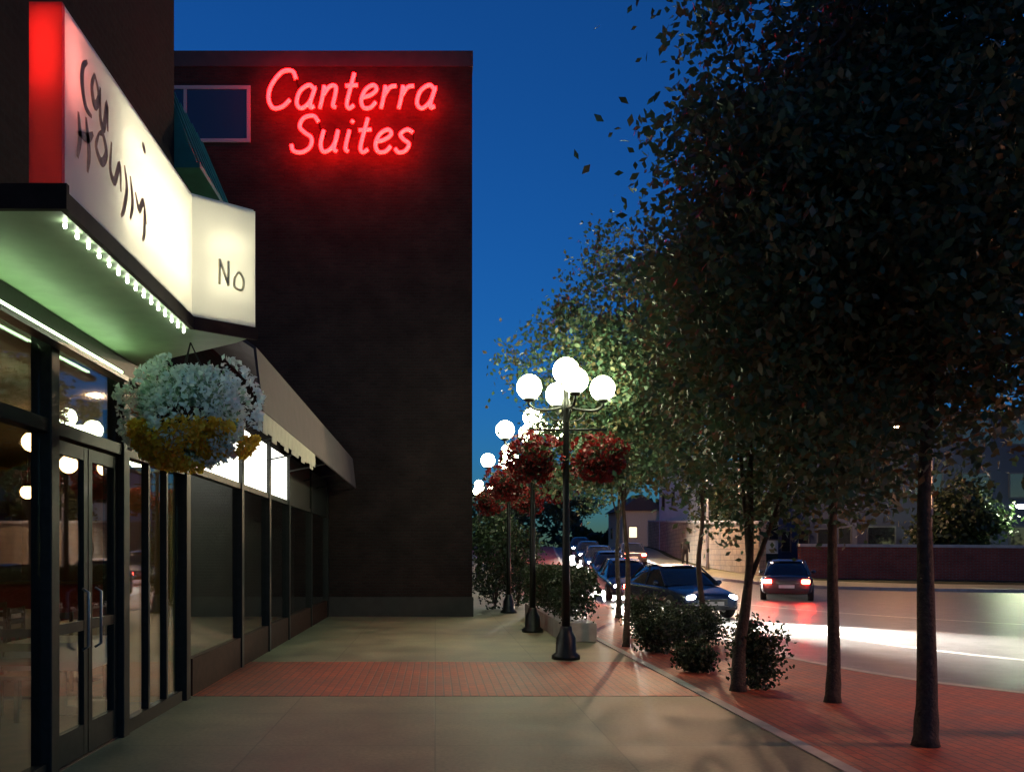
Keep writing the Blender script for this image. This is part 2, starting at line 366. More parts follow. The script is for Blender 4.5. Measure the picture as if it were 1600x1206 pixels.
MB().box((-1.995,4.40,3.40),(-1.832,4.43,4.31)).build('end_panel',acrylic('red acrylic',(.62,.14,.12),.6),sign)['label']='red end panel of the lightbox sign'
tubeg=emit('fluorescent tube',(1.0,.97,.66),44)
for z in (3.62,3.85,4.08):
    MB().tube([(-1.935,5.25,z),(-1.935,6.70,z)],.014,8).build('fluorescent_tube',tubeg,sign,True)
for z in (3.7,4.0): MB().tube([(-1.80,6.92,z),(-1.55,7.10,z)],.014,8).build('fluorescent_tube',tubeg,sign,True)
MB().tube([(-1.94,4.52,3.9),(-1.94,4.52,4.25)],.012,8).build('red_tube',emit('red tube',(1,.26,.22),24),sign,True)
# brush lettering on the street face, (d, z)
ink=mat('brown lettering',(.30,.17,.13),.6,var=.3,scale=30)
def stroke(P,w0,x=-1.824):
    C=catmull(P,5); mb=MB(); rows=[]; n=len(C)
    for i,(d,z) in enumerate(C):
        a=C[max(0,i-1)]; b=C[min(n-1,i+1)]; dx,dz=b[0]-a[0],b[1]-a[1]; L=math.hypot(dx,dz) or 1
        wd=w0*(.35+.65*math.sin(math.pi*min(1,(i+.6)/n))); nx,nz=-dz/L*wd/2,dx/L*wd/2
        rows.append([(x,d+nx,z+nz),(x,d-nx,z-nz)])
    mb.quadgrid(rows); return mb
ST=[[(4.70,4.18),(4.64,4.12),(4.63,4.02),(4.68,3.93),(4.76,3.92)],[(4.80,4.17),(4.76,4.08),(4.80,4.0),(4.86,4.08),(4.80,4.17)],[(4.88,4.14),(4.88,3.98),(4.93,3.94),(4.98,4.10),(4.99,3.95)],
    [(4.58,3.86),(4.60,3.74),(4.57,3.62)],[(4.68,3.88),(4.72,3.72),(4.70,3.60)],[(4.58,3.75),(4.70,3.78),(4.78,3.84)],[(4.86,3.88),(4.82,3.79),(4.90,3.74),(4.97,3.82),(4.92,3.90),(4.86,3.88)],
    [(5.05,3.92),(5.03,3.76),(5.10,3.72),(5.18,3.85),(5.20,3.70)],[(5.26,3.88),(5.30,3.76),(5.25,3.62),(5.20,3.56)],[(5.36,3.86),(5.40,3.72),(5.36,3.60)],[(5.45,3.80),(5.52,3.72),(5.60,3.80),(5.66,3.68)],
    [(5.62,3.78),(5.62,3.62),(5.58,3.55)],[(5.58,4.16),(5.64,4.12)]]
for P in ST: stroke(P,.052).build('brush_stroke',ink,sign)
def on_kink(u,z): t=u; return (-1.83+.41*t+.004, 6.74+.33*t-.005, z)
ink2=mat('grey lettering',(.5,.46,.34),.6)
for P in ([(.42,3.73),(.42,3.92)],[(.42,3.92),(.56,3.73)],[(.56,3.73),(.56,3.92)],[(.66,3.80),(.66,3.73),(.78,3.72),(.80,3.80),(.73,3.85),(.66,3.80)]):
    C=catmull(P,4) if len(P)>2 else P
    MB().tube([on_kink(u,z-.06) for u,z in C],.010,6).build('letter_stroke',ink2,sign,True)
MB().box((-2.9,4.375,3.285),(-1.80,4.408,3.41)).build('canopy_end_trim',brownm,shop)
# bulbs along the fascia
bulbm=emit('canopy bulb',(.95,1.0,.78),10)
for i in range(15):
    d=4.60+i*.155; c=(-1.90,d,3.265)
    MB().lathe(c,[(.003,.004),(.008,.007),(.011,.018),(.009,.028),(.007,.032),(.007,.046)],10).build('canopy_bulb',bulbm,shop,True)
# cove batten on the head beam lights the soffit
MB().box((-2.70,4.8,3.06),(-2.60,7.6,3.10)).build('cove_channel',galv,shop)
MB().tube([(-2.645,4.85,3.13),(-2.645,7.55,3.13)],.014,8).build('cove_tube',emit('green fluorescent',(.66,1.0,.52),5.5),shop,True)

# ------------------------------------------------------------------ second shop
s2=thing('awning_shop','dark shop front with brown awning and teal mansard roof before the tower','shop',(-5.8,16,0))
MB().box((-9.2,9.97,3.45),(-2.9,12.2,5.9)).build('upper_wall',shopwall,s2)
MB().box((-9.2,12.22,3.45),(-2.9,22.95,4.6)).build('low_parapet',shopwall,s2)
MB().prism([(-9,9.98),(-2.62,9.98),(-2.62,12.25),(-9,12.25)],5.9,5.96).build('eaves',mat('teal metal',(.03,.16,.13),.45,var=.2,scale=6),s2)
mb=MB(); mb.v=[(-9,9.99,5.962),(-2.66,9.99,5.962),(-2.66,12.2,5.962),(-9,12.2,5.962),(-8,10.1,6.95),(-3.05,10.1,6.95),(-3.05,11.8,6.95),(-8,11.8,6.95)]
mb.f=[(0,1,5,4),(1,2,6,5),(2,3,7,6),(3,0,4,7),(4,5,6,7)]; rf=mb.build('mansard_roof',MATS['teal metal'],s2)
for i in range(7):
    t=.1+i*.33
    MB().tube([(-2.65,9.99+t*.97,5.98),(-3.04,10.1+t*.75,6.96)],.015,5).build('roof_seam',MATS['teal metal'],rf)
MB().box((-9.2,9.97,-.1),(-9.0,22.9,3.42)).build('inner_wall',MATS['shop inner wall'],s2)
MB().box((-9.0,19.5,.014),(-3.72,19.6,3.42)).build('rear_partition',MATS['shop inner wall'],s2)
MB().box((-3.7,9.97,.014),(-3.6,22.9,3.42)).build('added_partition',mat('dark added partition',(.03,.026,.025),.7),s2)  # dark partition added to keep pendant light out of these windows
MB().box((-9,9.97,-.1),(WX,22.9,.014)).build('inner_floor',MATS['inner floor'],s2)
MB().box((-9,9.97,3.42),(-2.9,22.9,3.449)).build('inner_ceiling',MATS['inner ceiling'],s2)
s2bays=[(10.05,12.7),(12.7,14.8),(14.8,16.8),(16.8,19.8),(19.8,22.8)]
for p in (12.7,14.8,16.8,19.8,22.85): MB().box((WX-.1,p-.07,0),(WX+.04,p+.07,3.45)).build('post',darkmetal,s2)
for a,b in s2bays:
    MB().box((WX-.12,a+.07,0),(WX+.02,b-.07,.42)).build('stall_riser',brownm,s2)
    MB().box((WX-.035,a+.07,.42),(WX-.025,b-.07,2.52)).build('window_pane',glass,s2)
    MB().box((WX-.08,a+.07,2.52),(WX+.02,b-.07,2.60)).build('transom_bar',darkmetal,s2)
for a,b in s2bays[3:]: MB().box((WX-.06,a+.07,2.60),(WX-.0,b-.07,3.45)).build('transom_panel',darkmetal,s2)
lit=thing('transom_sign','bright white backlit panel over the second shop window','sign',(WX,13.4,2.6))
for a,b in s2bays[:3]: MB().box((WX-.07,a+.08,2.605),(WX-.01,b-.08,3.40)).build('lit_panel',emit('backlit panel',(1,1,.86),1.6),lit)
# sloped awning
aw=MB(); th=.03
rows=[]
for d in np.linspace(10.3,22.4,13):
    sag=.0
    rows.append([(-2.88,d,4.30),(-2.40,d,4.22),(-2.06,d,3.98),(-1.98,d,3.25),(-2.0,d,3.24),(-2.09,d,3.96),(-2.42,d,4.18),(-2.88,d,4.26)])
aw.quadgrid(rows,True); n=len(rows)*8
aw.f.append(tuple(range(8))[::-1]); aw.f.append(tuple(range(n-8,n)))
awn=thing('shop_awning','mauve brown fabric awning sloping over the second shop front','awning',(-2.7,16,3.4))
clothm=mat('mauve awning cloth',(.06,.045,.05),.8,var=.15,scale=4)
aw.build('awning_cloth',clothm,awn)
for d in np.linspace(10.3,22.4,7):
    MB().tube([(-2.70,d,3.10),(-2.02,d,3.24)],.014,6).build('awning_arm',darkmetal,awn)
v=MB(); 
for i,d in enumerate(np.linspace(10.3,22.3,41)):
    if i<15: v.prism([(-1.990,d+.01),(-1.978,d+.01),(-1.978,d+.29),(-1.990,d+.29)],[3.00+.04*math.sin(i*2.3)]*4,3.238)
v.build('underside_glow',mat('cream valance',(.6,.55,.42),.8,var=.1),awn)  # cream strip coloured as the lit underside of the awning

# ------------------------------------------------------------------ tower with neon
tw=thing('brick_tower','tall dark brick hotel tower at the end of the sidewalk','building',(-7,30,0))
TY=23.0
MB().box((-17,TY,-.1),(.95,42,14.1)).build('wall',towerbrick,tw)
MB().box((-17.02,TY-.02,14.1),(.97,42.02,14.5)).build('parapet',mat('dark coping',(.03,.022,.021),.7,var=.2,scale=4),tw)
MB().box((-17.05,TY-.03,0),(.98,TY-.002,.5)).build('plinth',mat('plinth stone',(.03,.028,.026),.8,var=.2,scale=4),tw)
def towerwin(x0,x1,z0,z1):
    f=MB(); t=.09; y=TY-.04
    f.box((x0,y,z0),(x1,TY+.02,z0+t)); f.box((x0,y,z1-t),(x1,TY+.02,z1)); f.box((x0,y,z0+t),(x0+t,TY+.02,z1-t)); f.box((x1-t,y,z0+t),(x1,TY+.02,z1-t)); f.box((x0+.55,y+.003,z0+t),(x0+.63,TY+.02,z1-t))
    wn_=f.build('window',mat('grey window frame',(.22,.24,.27),.5),tw)
    MB().box((x0+t,TY-.02,z0+t),(x0+.55,TY-.004,z1-t)).build('pane',darkglass,wn_); MB().box((x0+.63,TY-.02,z0+t),(x1-t,TY-.004,z1-t)).build('pane',darkglass,wn_)
towerwin(-7.0,-4.74,12.15,13.6)
neon=thing('neon_sign','red neon script lettering glowing near the top of the brick tower','neon sign',(-2,TY-.1,11.7))
LET={
'C':([[(.78,.78),(.62,.98),(.32,.95),(.10,.62),(.10,.28),(.30,.03),(.56,.06),(.74,.24)]],.86),
'a':([[(.52,.52),(.34,.62),(.12,.46),(.10,.16),(.28,.02),(.48,.20),(.54,.56),(.50,.20),(.54,.04),(.64,.08)]],.72),
'n':([[(.08,.60),(.10,.30),(.10,.02)],[(.10,.34),(.24,.58),(.42,.58),(.46,.36),(.46,.10),(.56,.04)]],.66),
't':([[(.22,.92),(.20,.50),(.20,.14),(.30,.02),(.42,.10)],[(.04,.60),(.40,.62)]],.50),
'e':([[(.12,.30),(.34,.36),(.48,.50),(.36,.62),(.16,.50),(.10,.24),(.22,.04),(.42,.04),(.54,.18)]],.62),
'r':([[(.10,.60),(.12,.30),(.12,.02)],[(.12,.34),(.24,.56),(.42,.60)]],.52),
'S':([[(.66,.82),(.48,.98),(.22,.92),(.16,.70),(.34,.54),(.56,.40),(.58,.16),(.38,.02),(.14,.06),(.04,.22)]],.78),
'u':([[(.08,.60),(.08,.24),(.20,.04),(.38,.10),(.48,.32),(.48,.60)],[(.48,.60),(.48,.14),(.58,.04)]],.68),
'i':([[(.12,.60),(.12,.14),(.22,.04)],[(.14,.80),(.16,.86)]],.34),
's':([[(.46,.54),(.28,.62),(.12,.50),(.24,.36),(.42,.24),(.36,.06),(.18,.02),(.06,.12)]],.56)}
neonm=emit('red neon',(1.0,.0022,.0020),26.0)
def neonword(word,x0,x1,z0,h):
    tot=sum(LET[c][1] for c in word); sc=(x1-x0-.25*h)/tot; x=x0
    for c in word:
        mb=MB()
        for P in LET[c][0]:
            C=catmull([(x+px*sc+.25*pz*h*.9, TY-.36, z0+pz*h) for px,pz in P],5) if len(P)>2 else [(x+px*sc+.25*pz*h*.9,TY-.36,z0+pz*h) for px,pz in P]
            mb.tube(C,.05,8)
        o=mb.build('neon_letter',neonm,neon,True)
        px,pz=LET[c][0][0][0]
        MB().tube([(x+px*sc+.25*pz*h*.9,TY-.36,z0+pz*h),(x+px*sc+.25*pz*h*.9,TY+.01,z0+pz*h)],.02,6).build('stand_off',blackiron,o)
        x+=LET[c][1]*sc
neonword('Canterra',-4.36,.28,12.83,.98)
neonword('Suites',-3.72,-.35,11.72,.96)

# ------------------------------------------------------------------ heritage lamp posts
def make_lamp():
    r=thing('lamp_post','x','lamp post',(0,0,0))
    MB().lathe((0,0,0),[(.22,0),(.22,.06),(.16,.10),(.15,.32),(.10,.42),(.085,.50)],12).build('base',blackiron,r,True)
    MB().lathe((0,0,0),[(.068,.48),(.058,1.5),(.05,2.8),(.048,3.75),(.07,3.80),(.07,3.92),(.045,3.98),(.04,4.16)],12).build('pole',blackiron,r,True)
    for k in range(4):
        a=R(5+90*k); c,s_=math.cos(a),math.sin(a); L=.57
        arm=MB().tube([(c*t,s_*t,z) for t,z in catmull([(.04,3.84),(.25,3.80),(.46,3.80),(L,3.87),(L,3.94)],4)],.022,7).build('arm',blackiron,r,True)
        MB().tube([(c*t,s_*t,z) for t,z in catmull([(.06,3.62),(.22,3.66),(.30,3.76)],4)],.012,6).build('scroll',blackiron,arm,True)
        MB().lathe((c*L,s_*L,3.94),[(.05,-.02),(.085,.0),(.085,.03)],12).build('globe_holder',blackiron,r,True)
        MB().sphere((c*L,s_*L,4.14),.19).build('globe',globe_cool,r,True)
    MB().lathe((0,0,4.16),[(.05,0),(.085,.02),(.085,.05)],12).build('globe_holder',blackiron,r,True)
    MB().sphere((0,0,4.40),.20).build('globe',globe_cool,r,True)
    MB().tube([(-.62,0,3.50),(.62,0,3.50)],.018,7).build('basket_bracket',blackiron,r,True)
    return r
def flower_basket(loc,rad,label,petal,leaf,seed,nleaf,nflo,size,hang,group=None,flat=.8,second=None):
    t=thing('flower_basket',label,'flower basket',loc,group); rng=np.random.default_rng(seed); x,y,z=loc
    MB().lathe(loc,[(rad*.12,-rad*.55),(rad*.35,-rad*.48),(rad*.52,-rad*.2),(rad*.56,0),(rad*.50,.0)],14).build('bowl',brownm,t,True)
    for k in range(3):
        a=k*2.094+.4
        MB().tube([(x+rad*.5*math.cos(a),y+rad*.5*math.sin(a),z),(x,y,z+hang)],.006,5).build('chain',blackiron,t)
    def pts(n,sh):
        v=rng.normal(size=(n,3)); v/=np.linalg.norm(v,axis=1)[:,None]
        cl=rng.normal(size=(40,3)); cl/=np.linalg.norm(cl,axis=1)[:,None]
        k=np.argmax(v@cl.T,axis=1); bump=.68+.5*rng.random(40)[k]
        rr=(sh+(1-sh)*rng.random(n))*bump
        p=v*rr[:,None]*rad; p[:,2]=p[:,2]*flat; return p+np.array(loc)
    stuff(leaf_mesh('foliage',pts(nleaf,.2),size,leaf,t,seed))
    fl=pts(nflo,.9)
    stuff(leaf_mesh('flowers',fl,size*1.1,petal,t,seed+1))
    if second:
        f2=pts(nflo*3,.9); f2=f2[f2[:,2]<z-rad*flat*.25]; stuff(leaf_mesh('trailing_flowers',f2,size*1.1,second,t,seed+2))
    return t
lamp0=make_lamp()
lamps=[(2.0,13.7,'nearest','nearest five-globe black lamp post, on the sidewalk beside the orange glow band'),(2.0,18.4,'second','second five-globe lamp post from the camera, behind the nearest one'),
       (2.0,24.4,'third','third five-globe lamp post from the camera, level with the tower'),(2.0,41,'farthest','farthest five-globe lamp post, small beside the tower edge')]
for i,(x,y,wd,lb) in enumerate(lamps):
    o=lamp0 if i==0 else copy_tree(lamp0)
    o.location=(x,y,hill(y)); tag(o,lb,'lamp post','five-globe lamp posts along the sidewalk')
    for sx,sd in ((-1,'left'),(1,'right')):
        if i<3:
            flower_basket((x+sx*.52,y,3.05+hill(y)),.46,'dark red flower basket on the %s side of the %s lamp post'%(sd,wd),petalR,leafB,20+i*2+sx,700,900,.075,.42,'red baskets on the lamp posts')
flower_basket((-1.98,7.25,2.75),.52,'big pale green and white flower basket hanging under the canopy end',petalW,leafBk,5,4200,4600,.046,.56,None,.88,petalY)

# ------------------------------------------------------------------ trees
def tree(name,base,label,crown,seed,n,leaf=.1,tr=.10,hb=2.3,group=None,m=None,clump=.40,nl=7,lo=.62):
    rng=np.random.default_rng(seed); x,y,z=base; cx,cy,cz,rx,ry,rz=crown
    t=thing(name,label,'tree',base,group)
    top=(cx,cy,cz+rz*.55)
    P=catmull([(x,y,z-.05),(x+.02,y+.01,z+.5),(x+rng.normal()*.05,y,z+hb*.6),(x+(cx-x)*.3,y+(cy-y)*.3,z+hb),(cx+rng.normal()*.1,cy,cz),top],4)
    n_=len(P); rad=[tr*(1.5 if i==0 else 1.15 if i<3 else 1)*(1-.85*max(0,(i-3)/(n_-3))) for i in range(n_)]
    MB().tube(P,rad,9).build('trunk',barkm,t,True)
    lim=[]
    for k in range(nl):
        s=rng.uniform(lo,.92); i=int(s*(n_-1)); p=Vector(P[i]); a=k*2.4+rng.uniform(-.4,.4); el=rng.uniform(-.1,.75)
        e=Vector((cx+rx*.75*math.cos(a)*math.cos(el),cy+ry*.75*math.sin(a)*math.cos(el),cz+rz*.8*math.sin(el)-.1*rz))
        mid=(p+e)/2+Vector((0,0,.12*rz)); C=catmull([tuple(p),tuple(mid),tuple(e)],4)
        MB().tube(C,[rad[i]*.6*(1-.8*j/len(C)) for j in range(len(C))],6).build('limb',barkm,t,True)
    nc=int(n/80); d=rng.normal(size=(nc,3)); d/=np.linalg.norm(d,axis=1)[:,None]
    r=rng.random(nc)**.45
    lob=rng.normal(size=(22,3)); lob/=np.linalg.norm(lob,axis=1)[:,None]; lh=.72+.42*rng.random(22)
    kk=np.argmax(d@lob.T,axis=1); r=r*lh[kk]
    cc=d*r[:,None]*np.array([rx,ry,rz]); cc[:,2]*=np.where(cc[:,2]<0,.9,1.0)
    cc+=np.array([cx,cy,cz]); 
    k=rng.integers(0,nc,n); sc=clump*(.6+.8*rng.random(nc))
    pts=cc[k]+rng.normal(size=(n,3))*sc[k][:,None]*np.array([.55,.55,.42])
    pts[:,2]=np.maximum(pts[:,2], z+.1)
    stuff(leaf_mesh('crown',pts,leaf,m or leafA,t,seed+50))
    return t
G='street trees in the brick strip'
tree('street_tree',(4.1,7.5,0),'nearest street tree, its trunk rising from the red bricks at right',(4.1,7.5,4.75,2.4,2.0,2.65),11,60000,.085,.085,2.4,G)
tree('street_tree',(4.3,9.7,0),'second street tree, slim trunk just left of the nearest tree',(4.4,9.8,4.6,2.0,1.8,2.7),12,34000,.09,.07,2.4,G)
tree('street_tree',(3.55,10.5,0),'forked street tree standing beside the black litter bin',(4.05,10.6,4.1,1.5,1.6,2.4),13,25000,.09,.075,1.7,G,lo=.45)
tree('street_tree',(3.3,15.5,0),'slender street tree directly behind the nearest lamp post',(3.2,15.6,4.75,1.75,1.6,2.75),14,22000,.095,.055,2.3,G)
tree('street_tree',(4.95,16.6,0),'thin street tree near the park bench at the kerb',(5.0,16.7,4.4,1.8,1.6,2.5),15,10000,.115,.06,2.4,G)
tree('street_tree',(4.6,22.5,0),'street tree farther along the kerb behind the bench',(4.6,22.5,4.7,1.5,1.5,2.0),16,7000,.13,.07,2.4,G)
# dark shrubs and hedge
def shrub(loc,r,h,label,seed,n,name='shrub',cat='shrub',leaf=.10):
    rng=np.random.default_rng(seed); t=thing(name,label,cat,loc)
    st=MB()
    for k in range(5):
        a=k*1.26; st.tube([loc,(loc[0]+.3*r*math.cos(a),loc[1]+.3*r*math.sin(a),loc[2]+h*.5)],[.03,.01],5)
    st.build('stems',barkm,t)
    nc=n//40; d=rng.normal(size=(nc,3)); d/=np.linalg.norm(d,axis=1)[:,None]; rr=rng.random(nc)**.4
    c=d*rr[:,None]*np.array([r,r,h/2]); c+=np.array([loc[0],loc[1],loc[2]+h*.52]); k=rng.integers(0,nc,n)
    p=c[k]+rng.normal(size=(n,3))*min(.14,.2*r); p[:,2]=np.maximum(p[:,2],loc[2]+.03)
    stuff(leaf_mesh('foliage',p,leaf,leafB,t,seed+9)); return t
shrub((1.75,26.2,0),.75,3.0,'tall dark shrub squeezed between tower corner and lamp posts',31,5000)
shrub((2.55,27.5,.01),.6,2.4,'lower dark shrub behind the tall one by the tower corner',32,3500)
hd=thing('clipped_hedge','dark clipped hedge in a low planter behind the nearest lamp post','hedge',(2.62,19.5,0))
MB().box((2.30,16.3,0),(2.94,23.0,.35)).build('planter',kerbm,hd,bevel=.015)
rng=np.random.default_rng(3); n=16000
p=np.stack([rng.uniform(2.28,2.96,n),rng.uniform(16.25,23.05,n),.36+rng.random(n)**.6*.95],1); p+=rng.normal(size=p.shape)*.03
stuff(leaf_mesh('foliage',p,.07,leafB,hd,4))

for k,(x,y,r_,h_,lb) in enumerate(((3.85,10.75,.34,.80,'low dark shrub at the foot of the forked tree'),(3.6,14.6,.36,.62,'low dark shrub in the strip, nearest of the row behind the forked tree'),(4.15,15.3,.42,.70,'low dark shrub in the strip, second of the row behind the forked tree'),(4.75,15.9,.40,.66,'low dark shrub in the strip, third of the row, by the kerb'),(4.1,17.6,.45,.78,'low dark shrub in the strip, farthest of the row'),(3.55,12.2,.26,.40,'smallest dark shrub in the strip, beside the pale edging'))):
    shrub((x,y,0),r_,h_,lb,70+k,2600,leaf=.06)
# ------------------------------------------------------------------ restaurant inside the shop
cloth=mat('white tablecloth',(.75,.72,.66),.8,var=.05)
chairw=mat('chair wood',(.20,.12,.06),.5,var=.2,scale=12)
def table(x,y,label):
    t=thing('dining_table',label,'table',(x,y,.015),'dining tables inside the shop')
    MB().lathe((x,y,.015),[(.24,0),(.24,.03),(.05,.06),(.04,.70)],12).build('pedestal',blackiron,t,True)
    MB().box((x-.36,y-.36,.715),(x+.36,y+.36,.74)).build('top',chairw,t)
    c=MB(); rows=[]
    for zz,e in ((.755,.0),(.752,.362),(.745,.375),(.60,.385),(.48,.395)):
        ring=[]
        for k in range(24):
            a=2*math.pi*k/24; cx,sy=math.cos(a),math.sin(a); m_=max(abs(cx),abs(sy)); f=e/m_ if e else 0
            wv=1+.03*math.sin(k*2.6) if zz<.7 else 1
            ring.append((x+cx*f*wv,y+sy*f*wv,zz))
        rows.append(ring)
    c.quadgrid(rows,True); tc=c.build('tablecloth',cloth,None,True); tag(tc,'white cloth over the '+label,'tablecloth','tablecloths inside the shop')
    return t
def chair(x,y,rz,label):
    t=thing('dining_chair',label,'chair',(0,0,0),'dining chairs inside the shop')
    for sx in (-.19,.19):
        MB().box((sx-.018,-.2,0),(sx+.018,-.165,.45)).build('leg',chairw,t); MB().box((sx-.018,.165,0),(sx+.018,.2,.92)).build('leg',chairw,t)
    MB().box((-.21,-.21,.45),(.21,.21,.485)).build('seat',chairw,t)
    for z in (.58,.71,.84): MB().box((-.172,.172,z),(.172,.192,z+.07)).build('back_slat',chairw,t)
    t.location=(x,y,.015); t.rotation_euler.z=rz
table(-3.75,9.0,'dining table by the ochre pier'); table(-4.4,11.3,'dining table behind the double door glass'); table(-6.2,13.5,'dining table deep in the shop'); table(-4.6,14.2,'dining table farthest along the added partition')
chair(-3.75,8.25,math.pi,'chair on the near side of the table by the ochre pier'); chair(-4.45,9.0,R(90),'chair behind the table by the ochre pier')
chair(-4.4,10.55,math.pi,'chair on the near side of the table behind the double door'); chair(-5.1,11.3,R(90),'chair at the wall side of the table behind the double door'); chair(-6.2,12.7,math.pi,'chair at the table deep in the shop'); chair(-4.6,13.4,math.pi,'chair at the table farthest along the added partition')
pend=emit('pendant globe',(1.0,.55,.22),7)
for x,y,z,lb in ((-4.5,10.0,2.85,'warm pendant lamp leftmost in the shop window'),(-4.5,11.0,2.7,'warm pendant lamp over the double door, left of a pair'),(-4.6,12.5,2.8,'warm pendant lamp over the double door, right of a pair'),(-6.6,14.5,2.6,'added warm pendant lamp deepest in the shop'),(-5.6,10.6,2.75,'added warm pendant lamp toward the inner wall'),(-3.9,7.6,2.85,'added warm pendant lamp just behind the door post')):  # pendants after the first three are added to warm the interior
    t=thing('pendant_lamp',lb,'pendant lamp',(x,y,3.2),'pendant lamps inside the shop')
    MB().tube([(x,y,3.2),(x,y,z+.1)],.008,5).build('cord',blackiron,t); MB().sphere((x,y,z),.11,16,10).build('globe',pend,t,True)
    MB().lathe((x,y,z+.09),[(.06,0),(.05,.04),(.01,.07)],12).build('cap',blackiron,t,True)
cnt=thing('bar_counter','red fronted bar counter inside the shop','counter',(-6.5,17,.015))
MB().box((-8.5,16.5,.015),(-4.0,17.0,1.05)).build('front',mat('red counter',(.42,.06,.04),.4,var=.1),cnt); MB().box((-8.55,16.4,1.05),(-3.95,17.1,1.10)).build('top',chairw,cnt)

# ------------------------------------------------------------------ cars
def make_car(paintm,approach=True):
    r=thing('car','x','car',(0,0,0))     # local: front at -y
    st=[(-2.15,.55,.30,.56),(-2.08,.72,.24,.66),(-1.85,.82,.20,.72),(-1.3,.87,.19,.82),(-.85,.88,.19,.88),(0,.89,.19,.90),(1.0,.89,.19,.92),(1.6,.88,.20,.95),(2.0,.83,.24,.93),(2.15,.74,.30,.84)]
    rows=[]
    for y,hw,z0,z1 in st:
        rows.append([(-hw*.9,y,z0),(-hw,y,z0+.12),(-hw,y,z1-.16),(-hw*.93,y,z1-.03),(-hw*.6,y,z1),(0,y,z1+.02),(hw*.6,y,z1),(hw*.93,y,z1-.03),(hw,y,z1-.16),(hw,y,z0+.12),(hw*.9,y,z0)])
    b=MB().quadgrid(rows,True); n=len(st)*11; b.f.append(tuple(range(11))[::-1]); b.f.append(tuple(range(n-11,n)))
    b.f=[f[::-1] for f in b.f]
    body=b.build('body',paintm,r,True); sm=body.modifiers.new('s','SUBSURF'); sm.levels=1; sm.render_levels=2
    gs=[(-.95,.74,.86,.88),(-.45,.68,.88,1.20),(-.1,.62,.88,1.38),(.5,.60,.88,1.43),(1.0,.60,.88,1.41),(1.35,.64,.90,1.22),(1.72,.70,.92,.95)]
    rows=[]
    for y,hw,z0,z1 in gs: 
        wt=hw*(1-.13*(z1-z0)/.5); rows.append([(-.80,y,z0-.03),(-(.80+wt)/2,y,(z0+z1)/2),(-wt,y,z1-.03),(-wt*.7,y,z1),(wt*.7,y,z1),(wt,y,z1-.03),((.80+wt)/2,y,(z0+z1)/2),(.80,y,z0-.03)])
    g_=MB().quadgrid(rows,False); g_.f=[f[::-1] for f in g_.f]
    gl=g_.build('windows',darkglass,r,True)
    ro=MB().quadgrid([[(-wt,y,z),(-wt*.5,y,z+.02),(wt*.5,y,z+.02),(wt,y,z)] for y,wt,z in ((-.16,.50,1.375),(.1,.52,1.41),(.5,.53,1.432),(1.0,.52,1.412),(1.1,.50,1.375))]); ro.f=[f[::-1] for f in ro.f]
    ro.build('roof',paintm,r,True)
    for sx in (-1,1):
        for q in (((sx*.79,-.93,.87),(sx*.60,-.12,1.37)),((sx*.60,1.05,1.38),(sx*.73,1.74,.93)),((sx*.80,.42,.87),(sx*.60,.46,1.39))): MB().tube(q,.03,5).build('pillar',paintm,r)
        MB().sphere((sx*.93,-.62,.93),.09,10,6,.75).build('mirror',paintm,r,True)
        for y in (-1.35,1.35):
            def wheel(rr,w_,mt,nm,par):
                q=MB().lathe((0,0,0),[(rr*.55,-w_/2),(rr*.94,-w_/2),(rr,-w_*.35),(rr,w_*.35),(rr*.94,w_/2),(rr*.55,w_/2)],20)
                q.v=[(sx*.79+z,y+xx,.32+yy) for xx,yy,z in q.v]; return q.build(nm,mt,par,True)
            wh=wheel(.32,.2,mat('tyre rubber',(.015,.015,.015),.85),'wheel',r); wheel(.19,.214,galv,'rim',wh)
        hl=MB().sphere((0,0,0),.5,14,8); hl.v=[(sx*.56+x*.30,-2.045+y*.14,.575+z*.15) for x,y,z in hl.v]
        h=hl.build('headlight',emit('headlight on',(1.0,.95,.82),160) if approach else emit('headlight glass',(.5,.5,.5),.02),r,True)
        tl=MB().box((sx*.50,2.10,.66),(sx*.76,2.155,.80)).build('tail_light',emit('tail light on',(1,.03,.015),150),r,bevel=.02)
        if approach:
            ld=bpy.data.lights.new('headlight_beam','SPOT'); ld.energy=9000; ld.spot_size=R(42); ld.spot_blend=.7; ld.color=(1,.94,.80); ld.shadow_soft_size=.06
            lo=bpy.data.objects.new('headlight_beam',ld); COL.objects.link(lo); lo.parent=h; lo.location=(sx*.56,-2.16,.58); lo.rotation_euler=(R(90-4),0,R(180+10))
    MB().box((-.38,-2.165,.40),(.38,-2.12,.54)).build('grille',blackiron,r)
    bq=[(x,-2.19+.20*(abs(x)/.74)**2.2) for x in np.linspace(-.76,.76,13)]; MB().prism(bq+[(x,y+.12) for x,y in bq[::-1]],.26,.37).build('bumper',blackiron,r,bevel=.015)
    MB().box((-.26,-2.205,.38),(.26,-2.192,.48)).build('number_plate',mat('plate',(.35,.35,.33),.5),r); MB().box((-.26,2.15,.5),(.26,2.168,.61)).build('number_plate',whitepaint,r)
    return r
pA=mat('dark blue car paint',(.02,.03,.06),.25,.2,coat=.6); pB=mat('dark grey car paint',(.06,.06,.065),.25,.3,coat=.6)
c1=make_car(pA,True); c2=make_car(pB,False)
slope=math.atan(.038)
